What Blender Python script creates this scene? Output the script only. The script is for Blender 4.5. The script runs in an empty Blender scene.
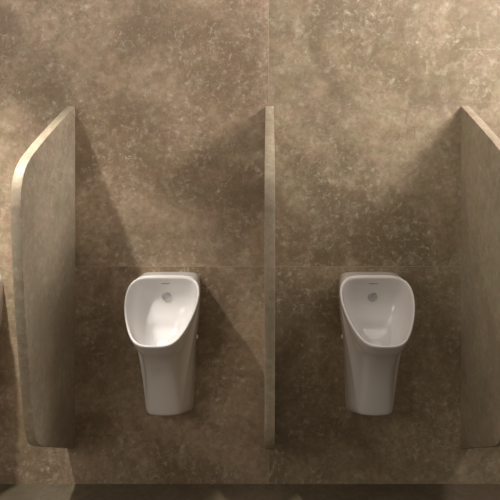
import bpy, bmesh, math
from mathutils import Vector
from mathutils.bvhtree import BVHTree

scene = bpy.context.scene
col = scene.collection

# ------------------------------------------------------------------ helpers
def obj(name, bm, mat, parent=None, smooth=True):
    me = bpy.data.meshes.new(name)
    bmesh.ops.recalc_face_normals(bm, faces=bm.faces)
    bm.to_mesh(me); bm.free()
    if mat: me.materials.append(mat)
    for p in me.polygons: p.use_smooth = smooth
    o = bpy.data.objects.new(name, me)
    col.objects.link(o)
    if parent: o.parent = parent
    return o

def tag(o, label, cat, group=None):
    o['label'] = label; o['category'] = cat
    if group: o['group'] = group
    return o

class NT:
    """small wrapper to wire shader nodes"""
    def __init__(self, name):
        self.m = bpy.data.materials.new(name); self.m.use_nodes = True
        self.t = self.m.node_tree; self.t.nodes.clear()
        self.out = self.t.nodes.new('ShaderNodeOutputMaterial')
        self.b = self.t.nodes.new('ShaderNodeBsdfPrincipled')
        self.t.links.new(self.b.outputs[0], self.out.inputs[0])
    def n(self, kind, **kw):
        nd = self.t.nodes.new(kind)
        for k, v in kw.items(): setattr(nd, k, v)
        return nd
    def l(self, a, b): self.t.links.new(a, b)
    def math(self, op, a, b=None, c=None, clamp=False):
        nd = self.n('ShaderNodeMath', operation=op, use_clamp=clamp)
        for i, v in enumerate((a, b, c)):
            if v is None: continue
            if hasattr(v, 'is_linked'): self.l(v, nd.inputs[i])
            else: nd.inputs[i].default_value = v
        return nd.outputs[0]
    def mix(self, fac, a, b, mode='MIX'):
        nd = self.n('ShaderNodeMix', data_type='RGBA', blend_type=mode)
        for s, v in ((nd.inputs[0], fac), (nd.inputs[6], a), (nd.inputs[7], b)):
            if hasattr(v, 'is_linked'): self.l(v, s)
            elif isinstance(v, (tuple, list)): s.default_value = (*v, 1) if len(v) == 3 else v
            else: s.default_value = v
        return nd.outputs[2]
    def noise(self, vec, scale, detail=6, rough=.6, dist=0):
        nd = self.n('ShaderNodeTexNoise')
        nd.inputs['Scale'].default_value = scale; nd.inputs['Detail'].default_value = detail
        nd.inputs['Roughness'].default_value = rough; nd.inputs['Distortion'].default_value = dist
        self.l(vec, nd.inputs['Vector']); return nd.outputs[0]
    def ramp(self, fac, lo, hi):
        nd = self.n('ShaderNodeMapRange', interpolation_type='SMOOTHSTEP')
        self.l(fac, nd.inputs[0]); nd.inputs[1].default_value = lo; nd.inputs[2].default_value = hi
        return nd.outputs[0]

# ------------------------------------------------------------------ materials
def stone(name, base, dark, pale, fleck=.55, joints=False, rough=.5, off=(0, 0, 0), mottle=1.0, spec=.35, hues=(.94, 1.0, 1.0)):
    s = NT(name)
    tc = s.n('ShaderNodeTexCoord'); geo = s.n('ShaderNodeNewGeometry')
    add = s.n('ShaderNodeVectorMath', operation='ADD'); add.inputs[1].default_value = off
    s.l(geo.outputs['Position'], add.inputs[0])
    P = add.outputs[0]
    sep = s.n('ShaderNodeSeparateXYZ'); s.l(geo.outputs['Position'], sep.inputs[0])
    X, Y, Z = sep.outputs
    if joints:                                     # every slab shows its own piece of stone
        ix = s.math('GREATER_THAN', X, 0.0)
        iz = s.math('GREATER_THAN', Z, 0.907)
        cmb = s.n('ShaderNodeCombineXYZ')
        s.l(s.math('MULTIPLY', ix, 3.7), cmb.inputs[0]); s.l(s.math('MULTIPLY', iz, 1.3), cmb.inputs[2])
        a2 = s.n('ShaderNodeVectorMath', operation='ADD')
        s.l(P, a2.inputs[0]); s.l(cmb.outputs[0], a2.inputs[1]); P = a2.outputs[0]
    big = s.noise(P, 2.3, 5, .55, .6)
    mid = s.noise(P, 7.5, 8, .62, 1.2)
    fine = s.noise(P, 38, 8, .68, .8)
    c = s.mix(s.math('MULTIPLY', s.ramp(big, .40, .62), mottle * .85), base, dark)
    c = s.mix(s.math('MULTIPLY', s.ramp(mid, .44, .66), .45 * mottle), c, dark)
    hue = s.ramp(s.noise(P, 1.7, 4, .55, .8), .38, .62)
    c = s.mix(hue, c, s.mix(1.0, c, hues, 'MULTIPLY'))
    tint = s.ramp(s.noise(P, 11, 6, .7, .5), .38, .62)
    c = s.mix(tint, s.mix(1.0, c, (.98, 1.01, .96), 'MULTIPLY'), s.mix(1.0, c, (1.03, .98, 1.0), 'MULTIPLY'))
    # pale fossil flecks gathered in clouds
    cloud = s.ramp(s.noise(P, 4.2, 4, .6, .9), .40, .60)
    fl = s.ramp(s.noise(P, 40, 8, .78, .25), .50, .66)
    fl2 = s.ramp(s.noise(P, 15, 9, .76, .3), .48, .68)
    c = s.mix(s.math('MULTIPLY', s.math('MULTIPLY', fl, cloud), fleck), c, pale)
    c = s.mix(s.math('MULTIPLY', fl2, fleck * .45), c, pale)
    # thin dark wisps and pores
    w = s.ramp(s.math('ABSOLUTE', s.math('SUBTRACT', s.noise(P, 5.0, 9, .68, 1.6), .5)), .0, .022)
    wm = s.ramp(s.noise(P, 2.9, 2, .5), .52, .70)
    c = s.mix(s.math('MULTIPLY', s.math('MULTIPLY', s.math('SUBTRACT', 1.0, w), wm), .5), c, tuple(v * .42 for v in dark))
    c = s.mix(s.math('MULTIPLY', s.ramp(fine, .38, .64), .36 * mottle), c, tuple(v * .62 for v in dark))
    h = s.math('MULTIPLY', s.math('ADD', fine, mid), .5)
    if joints:
        c = s.mix(s.math('MULTIPLY', ix, .9), c, s.mix(1.0, c, (.96, 1.03, 1.0), 'MULTIPLY'))
        def line(co, at, w=.0016):
            return s.math('LESS_THAN', s.math('ABSOLUTE', s.math('SUBTRACT', co, at)), w)
        j = s.math('MAXIMUM', line(X, 0.0), line(Z, 0.907))
        far = s.math('MULTIPLY', line(Z, 1.8125), s.math('GREATER_THAN', X, 0.80))
        j = s.math('MAXIMUM', j, far)
        c = s.mix(s.math('MULTIPLY', j, .38), c, (.50, .41, .30))
        h = s.math('SUBTRACT', h, s.math('MULTIPLY', j, .5))
    s.l(c, s.b.inputs['Base Color'])
    s.b.inputs['Roughness'].default_value = rough
    s.b.inputs['Specular IOR Level'].default_value = spec
    bp = s.n('ShaderNodeBump'); bp.inputs['Strength'].default_value = .10; bp.inputs['Distance'].default_value = .01
    s.l(h, bp.inputs['Height']); s.l(bp.outputs[0], s.b.inputs['Normal'])
    return s.m

M_wall = stone('brown_limestone_slabs', (.422, .316, .218), (.215, .154, .097), (.66, .565, .44), fleck=.75, joints=True, rough=.48, hues=(.97, .955, .91))
M_part = stone('honed_limestone_panel', (.43, .352, .258), (.30, .238, .165), (.58, .50, .39), fleck=.5, off=(5.1, 2.3, 7.7), mottle=.85, rough=.5)
M_floor = stone('floor_limestone', (.155, .118, .080), (.10, .075, .048), (.21, .17, .125), fleck=.4, off=(1.7, 9.1, 3.3), rough=.45, spec=.3)

def plain(name, colr, rough, metal=0, coat=0, bump=None):
    s = NT(name)
    geo = s.n('ShaderNodeNewGeometry')
    nz = s.noise(geo.outputs['Position'], 30, 3)
    s.l(s.mix(s.math('MULTIPLY', nz, .06), colr, tuple(v * .8 for v in colr)), s.b.inputs['Base Color'])
    s.b.inputs['Roughness'].default_value = rough; s.b.inputs['Metallic'].default_value = metal
    s.b.inputs['Coat Weight'].default_value = coat; s.b.inputs['Coat Roughness'].default_value = .04
    return s.m
M_ceramic = plain('white_glazed_ceramic', (.72, .69, .672), .16, coat=.4)
M_chrome = plain('brushed_chrome', (.55, .55, .55), .45, metal=1)
M_cap = plain('white_plastic', (.80, .79, .76), .35)
M_logo = plain('grey_glaze_print', (.10, .095, .09), .5)

# ------------------------------------------------------------------ setting
def slab(name, a, b, mat):
    bm = bmesh.new(); bmesh.ops.create_cube(bm, size=1)
    for v in bm.verts:
        v.co = Vector(((a[i] + b[i]) / 2 + v.co[i] * (b[i] - a[i]) for i in range(3)))
    o = obj(name, bm, mat, smooth=False); o['kind'] = 'structure'; return o
slab('wall_back', (-3.6, 0, -.1), (3.6, .12, 2.75), M_wall)
slab('floor', (-3.6, -4.2, -.1), (3.6, 0, 0), M_floor)

# ------------------------------------------------------------------ partitions
OUT = [(0, 1.575), (.164, 1.504), (.269, 1.457), (.364, 1.413), (.425, 1.382), (.466, 1.358), (.497, 1.332), (.518, 1.302), (.530, 1.270),
       (.535, 1.225), (.5335, 1.18), (.521, 1.01), (.507, .896), (.486, .75), (.464, .62), (.446, .52), (.434, .46),
       (.422, .415), (.405, .382), (.383, .357), (.355, .337), (.320, .317), (.2, .254), (.064, .182), (0, .148)]
def smooth_outline(pts, k=5):
    res = []
    for i in range(len(pts) - 1):
        p0, p1, p2, p3 = pts[max(i - 1, 0)], pts[i], pts[i + 1], pts[min(i + 2, len(pts) - 1)]
        for j in range(k):
            t = j / k
            res.append(tuple(.5 * (2 * b + (c - a) * t + (2 * a - 5 * b + 4 * c - d) * t * t + (3 * b - a - 3 * c + d) * t ** 3)
                             for a, b, c, d in zip(p0, p1, p2, p3)))
    return res + [pts[-1]]
def make_partition():
    T = .0172
    bm = bmesh.new()
    vs = [bm.verts.new((-T, -d, z)) for d, z in smooth_outline(OUT)]
    f = bm.faces.new(vs)
    r = bmesh.ops.extrude_face_region(bm, geom=[f])
    bmesh.ops.translate(bm, vec=(2 * T, 0, 0), verts=[g for g in r['geom'] if isinstance(g, bmesh.types.BMVert)])
    edges = [e for e in bm.edges if abs(e.verts[0].co.x - e.verts[1].co.x) < 1e-6
             and not (abs(e.verts[0].co.y) < 1e-6 and abs(e.verts[1].co.y) < 1e-6)]
    bmesh.ops.bevel(bm, geom=edges, offset=.0018, segments=2, affect='EDGES', profile=.5)
    o = obj('mounted_partition', bm, M_part, smooth=True)
    for e in o.data.edges: e.use_edge_sharp = False
    o.data.set_sharp_from_angle(angle=math.radians(30))
    return o
p0 = make_partition()
panels = [p0]
for k in range(2):
    c = p0.copy(); col.objects.link(c); panels.append(c)
for o, x, lab in zip(panels, (-.824, .0035, .8185), (
        'left stone partition panel with brightly lit rounded top edge, at the left of the photo',
        'middle stone partition panel between the two full urinals, seen edge-on as a narrow strip',
        'right stone partition panel, its front edge cut off by the right photo edge')):
    o.location.x = x
    o['kind'] = 'thing'
    tag(o, lab, 'partition', 'stone partition panels between the urinals')

# ------------------------------------------------------------------ urinal
RIM = [(0, .889), (.070, .889), (.110, .8845), (.1325, .867), (.1405, .838), (.1365, .803), (.1245, .769), (.1055, .733),
       (.085, .707), (.062, .692), (.034, .6865), (0, .686)]
def rimd(z): return .11 + (.885 - z) * 1.2
WALL = [(0, 0, .884), (.064, 0, .884), (.104, 0, .882), (.122, 0, .870), (.131, 0, .84), (.130, 0, .78), (.125, 0, .70), (.1075, 0, .57),
        (.101, 0, .375), (.098, 0, .303), (.068, 0, .299), (0, 0, .299)]
BODY = [(0, .075, .886), (.067, .075, .886), (.109, .075, .884), (.128, .075, .870), (.137, .085, .838), (.134, .115, .775), (.124, .135, .69),
        (.099, .118, .565), (.079, .122, .42), (.073, .124, .356), (.053, .146, .352), (0, .154, .352)]
W = [0, 0, 0, .1, .35, .65, .9, 1, 1, 1, 1, 1]
NRM = Vector((0, -1.0, 1.2)).normalized()
CZ = .785
def rim_pt(i, s, w, dv=0.0):
    x, z = RIM[i]; x *= 1.035
    z2 = CZ + (z - CZ) * s + dv * .64
    return Vector((x * s, -rimd(z2), z2)) - NRM * w
def L(p): return Vector((p[0], -p[1], p[2]))
def lerp3(a, b, tx, td, tz): return Vector((a.x + (b.x - a.x) * tx, a.y + (b.y - a.y) * td, a.z + (b.z - a.z) * tz))

def urinal_loops():
    N = len(RIM)
    loops = []
    def nip(p, k): return Vector((p.x * (1 - k), p.y, p.z))
    wl = [L(p) for p in WALL]; bd = [L(p) for p in BODY]
    r3 = []
    for i in range(N):                               # under the lip
        q = rim_pt(i, .985, .030 * W[i] + .008)
        if W[i] == 0: q = Vector((RIM[i][0] * .99, -.094, RIM[i][1] + .001))
        r3.append(q)
    loops.append(wl)
    loops.append([a.lerp(b, .06) for a, b in zip(wl, bd)])
    BW = [.5, .5, .5, .4, .2, .1, 0, 0, .2, .8, 1, 1]        # crisp only along the bottom edge
    BU = [0, 0, 0, 0, .01, .02, .03, .045, .06, .06, .03, 0]
    loops.append([nip(a.lerp(b, .45), -k) for a, b, k in zip(wl, bd, BU)])
    loops.append([nip(a.lerp(b, .70 + .2 * k), -q * .9) for a, b, k, q in zip(wl, bd, BW, BU)])
    loops.append(bd)
    loops.append([lerp3(a, b, .14 - .08 * k, .10 - .07 * k, .14 - .09 * k) for a, b, k in zip(bd, r3, BW)])
    PI = [0, 0, 0, 0, .02, .06, .11, .165, .20, .14, .05, 0]   # waist under the lip
    loops.append([nip(lerp3(a, b, .28 - .10 * w, .28 - .12 * w, .28), k * .65) for a, b, w, k in zip(bd, r3, W, PI)])
    loops.append([nip(lerp3(a, b, .55 - .12 * w, .55 - .20 * w, .58), k) for a, b, w, k in zip(bd, r3, W, PI)])
    loops.append([nip(lerp3(a, b, .84 - .08 * w, .84 - .13 * w, .86), k * .85) for a, b, w, k in zip(bd, r3, W, PI)])
    loops.append([lerp3(a, b, .96, .97 - .02 * w, .965) for a, b, w in zip(bd, r3, W)])
    loops.append(r3)
    for s, w in ((1.004, .010), (1.0, .003), (.985, -.001), (.955, -.001), (.935, .003), (.920, .012), (.895, .034), (.845, .074)):
        loops.append([rim_pt(i, s, w) for i in range(N)])
    for s, w, dv in ((.75, .108, -.002), (.60, .131, -.008), (.46, .143, -.018), (.42, .149, -.022), (.36, .158, -.026), (.22, .163, -.03), (.08, .165, -.032)):
        loops.append([rim_pt(i, s, w, dv) for i in range(N)])
    return loops

def make_urinal():
    root = bpy.data.objects.new('mounted_urinal', None); col.objects.link(root)
    bm = bmesh.new()
    rings = []
    for lp in urinal_loops():
        full = lp + [Vector((-p.x, p.y, p.z)) for p in reversed(lp[1:-1])]
        rings.append([bm.verts.new(p) for p in full])
    n = len(rings[0])
    for a, b in zip(rings, rings[1:]):
        for i in range(n):
            bm.faces.new((a[i], a[(i + 1) % n], b[(i + 1) % n], b[i]))
    bm.faces.new(rings[-1])
    bm.faces.new(list(reversed(rings[0])))
    ce = [e for e in bm.edges if all(v in rings[0] for v in e.verts)]
    body = obj('ceramic_body', bm, M_ceramic, root)
    lay = body.data.attributes.new('crease_edge', 'FLOAT', 'EDGE')
    for e in body.data.edges:
        if all(abs(body.data.vertices[v].co.y) < 1e-6 for v in e.vertices): lay.data[e.index].value = 1
    ss = body.modifiers.new('smooth', 'SUBSURF'); ss.levels = 3; ss.render_levels = 3
    dg = bpy.context.evaluated_depsgraph_get(); dg.update()
    ev = body.evaluated_get(dg); me2 = bpy.data.meshes.new_from_object(ev)
    body.modifiers.clear(); body.data = me2; body.data.name = 'ceramic_body'
    for p in me2.polygons: p.use_smooth = True
    tb = bmesh.new(); tb.from_mesh(me2); bvh = BVHTree.FromBMesh(tb)

    def frame(hit, nrm):
        up = Vector((0, 0, 1)); r = up.cross(nrm).normalized(); u = nrm.cross(r).normalized(); return r, u
    # flush inlet: chrome button in a dark ring
    hit, nrm, _, _ = bvh.ray_cast(Vector((0, -1, .800)), Vector((0, 1, 0)))
    nrm = ((nrm if nrm.y < 0 else -nrm) + Vector((0, -.35, .05))).normalized()
    r, u = frame(hit, nrm)
    def lathe(prof, seg=40, flip=False):
        b = bmesh.new(); R = []
        for rad, h in prof:
            R.append([b.verts.new(hit + r * math.cos(2 * math.pi * i / seg) * rad + u * math.sin(2 * math.pi * i / seg) * rad + nrm * h) for i in range(seg)])
        for a, c in zip(R, R[1:]):
            for i in range(seg): b.faces.new((a[i], a[(i + 1) % seg], c[(i + 1) % seg], c[i]))
        b.faces.new(R[-1]); b.faces.new(list(reversed(R[0]))); return b
    inlet = obj('flush_inlet', lathe([(.0190, -.010), (.0190, .0032), (.0180, .0042), (.010, .0050), (.003, .0052)]), M_chrome, root)
    inlet['label'] = 'round grey metal flush inlet'
    # waste outlet in the sump
    hit, nrm, _, _ = bvh.ray_cast(Vector((0, -.155, .9)), Vector((0, 0, -1)))
    if nrm.z < 0: nrm = -nrm
    r = Vector((1, 0, 0)); u = nrm.cross(r).normalized()
    b = lathe([(.024, -.008), (.024, .001), (.021, .0022), (.010, .0022), (.003, .0022)])
    obj('waste_cover', b, M_cap, root)
    # maker's mark under the top of the rim
    hit, nrm, _, _ = bvh.ray_cast(Vector((0, -1, .8575)), Vector((0, 1, 0)))
    if nrm.y > 0: nrm = -nrm
    r, u = frame(hit, nrm)
    cu = bpy.data.curves.new('mark', 'FONT'); cu.body = 'DURAVIT'; cu.align_x = 'CENTER'; cu.align_y = 'CENTER'
    cu.size = .0078; cu.extrude = .0004; cu.space_character = 1.1; cu.offset = .0001
    to = bpy.data.objects.new('mark', cu); col.objects.link(to); dg.update()
    mm = bpy.data.meshes.new_from_object(to.evaluated_get(bpy.context.evaluated_depsgraph_get()))
    bpy.data.objects.remove(to)
    for v in mm.vertices:
        c = hit + r * v.co.x + u * v.co.y
        h2, n2, _, _ = bvh.ray_cast(c + nrm * .05, -nrm)
        v.co = (h2 if h2 else c) + nrm * (.0003 + v.co.z)
    mm.materials.append(M_logo); mm.name = 'logo'
    lo = bpy.data.objects.new('logo', mm); col.objects.link(lo); lo.parent = root
    lo['label'] = 'small dark printed maker mark'
    # side fixing caps
    for s in (-1, 1):
        hit, nrm, _, _ = bvh.ray_cast(Vector((s * .4, -.035, .625)), Vector((-s, 0, 0)))
        nrm = Vector((s, 0, 0)); r, u = frame(hit, nrm)
        obj('fixing_cap', lathe([(.0085, -.004), (.0085, .003), (.007, .0045), (.002, .005)], 24), M_cap, root)
    tb.free()
    return root
u0 = make_urinal()
def dup(root):
    r = root.copy(); col.objects.link(r)
    for ch in list(root.children):
        c = ch.copy(); col.objects.link(c); c.parent = r
    return r
for i, (x, lab) in enumerate(((-.4115, 'white ceramic wall urinal with brightly lit bowl, between the left and middle partitions'),
                              (.419, 'white ceramic wall urinal in dim light, between the middle and right partitions'),
                              (-1.236, 'white ceramic urinal left of the left partition, cut off by the photo edge'))):
    o = u0 if i == 0 else dup(u0)
    o.location = (x, -.0004, 0)
    tag(o, lab, 'urinal', 'wall-hung urinals')

# ------------------------------------------------------------------ light
def lamp(name, kind, loc, aim, energy, colr, **kw):
    d = bpy.data.lights.new(name, kind); d.energy = energy; d.color = colr
    for k, v in kw.items(): setattr(d, k, v)
    o = bpy.data.objects.new(name, d); col.objects.link(o); o.location = loc
    o.rotation_euler = (Vector(aim) - Vector(loc)).to_track_quat('-Z', 'Y').to_euler()
    return o
WARM = (1.0, .975, .91)
lamp('downlight', 'SPOT', (-1.255, -.80, 2.32), (-1.22, -.74, 0), 205, WARM, spot_size=math.radians(102), spot_blend=1.0, shadow_soft_size=.035)
lamp('ceiling_panel', 'AREA', (2.05, -.8, 2.6), (1.0, 0, 2.05), 26, (1.0, .92, .90), shape='RECTANGLE', size=1.0, size_y=.7, spread=math.radians(100))
lamp('ceiling_glow', 'AREA', (-.3, -1.1, 2.9), (-.3, -.2, 1.5), 26, (1.0, .93, .85), shape='RECTANGLE', size=4.5, size_y=1.0)
lamp('front_left_fill', 'AREA', (-2.4, -3.4, 2.5), (-.4, 0, .9), 28, (1.0, .92, .82), shape='RECTANGLE', size=1.6, size_y=1.6)  # added fill without a known fitting, lifts the left partition's front edge

w = bpy.data.worlds.new('World'); scene.world = w; w.use_nodes = True
bg = w.node_tree.nodes['Background']; bg.inputs[0].default_value = (1.0, .88, .73, 1); bg.inputs[1].default_value = .15

# ------------------------------------------------------------------ camera
D = 2.45
cd = bpy.data.cameras.new('camera'); cam = bpy.data.objects.new('camera', cd); col.objects.link(cam)
cam.location = (0, -D, 334 / 240); cam.rotation_euler = (math.pi / 2, 0, 0)
cd.sensor_width = 36; cd.lens = 36 * D / (500 / 240)
cd.shift_x = -18.7 / 500; cd.shift_y = -100 / 500
scene.camera = cam
scene.view_settings.view_transform = 'Standard'; scene.view_settings.look = 'None'
scene.view_settings.gamma = 1; scene.view_settings.exposure = 0; scene.view_settings.use_curve_mapping = False
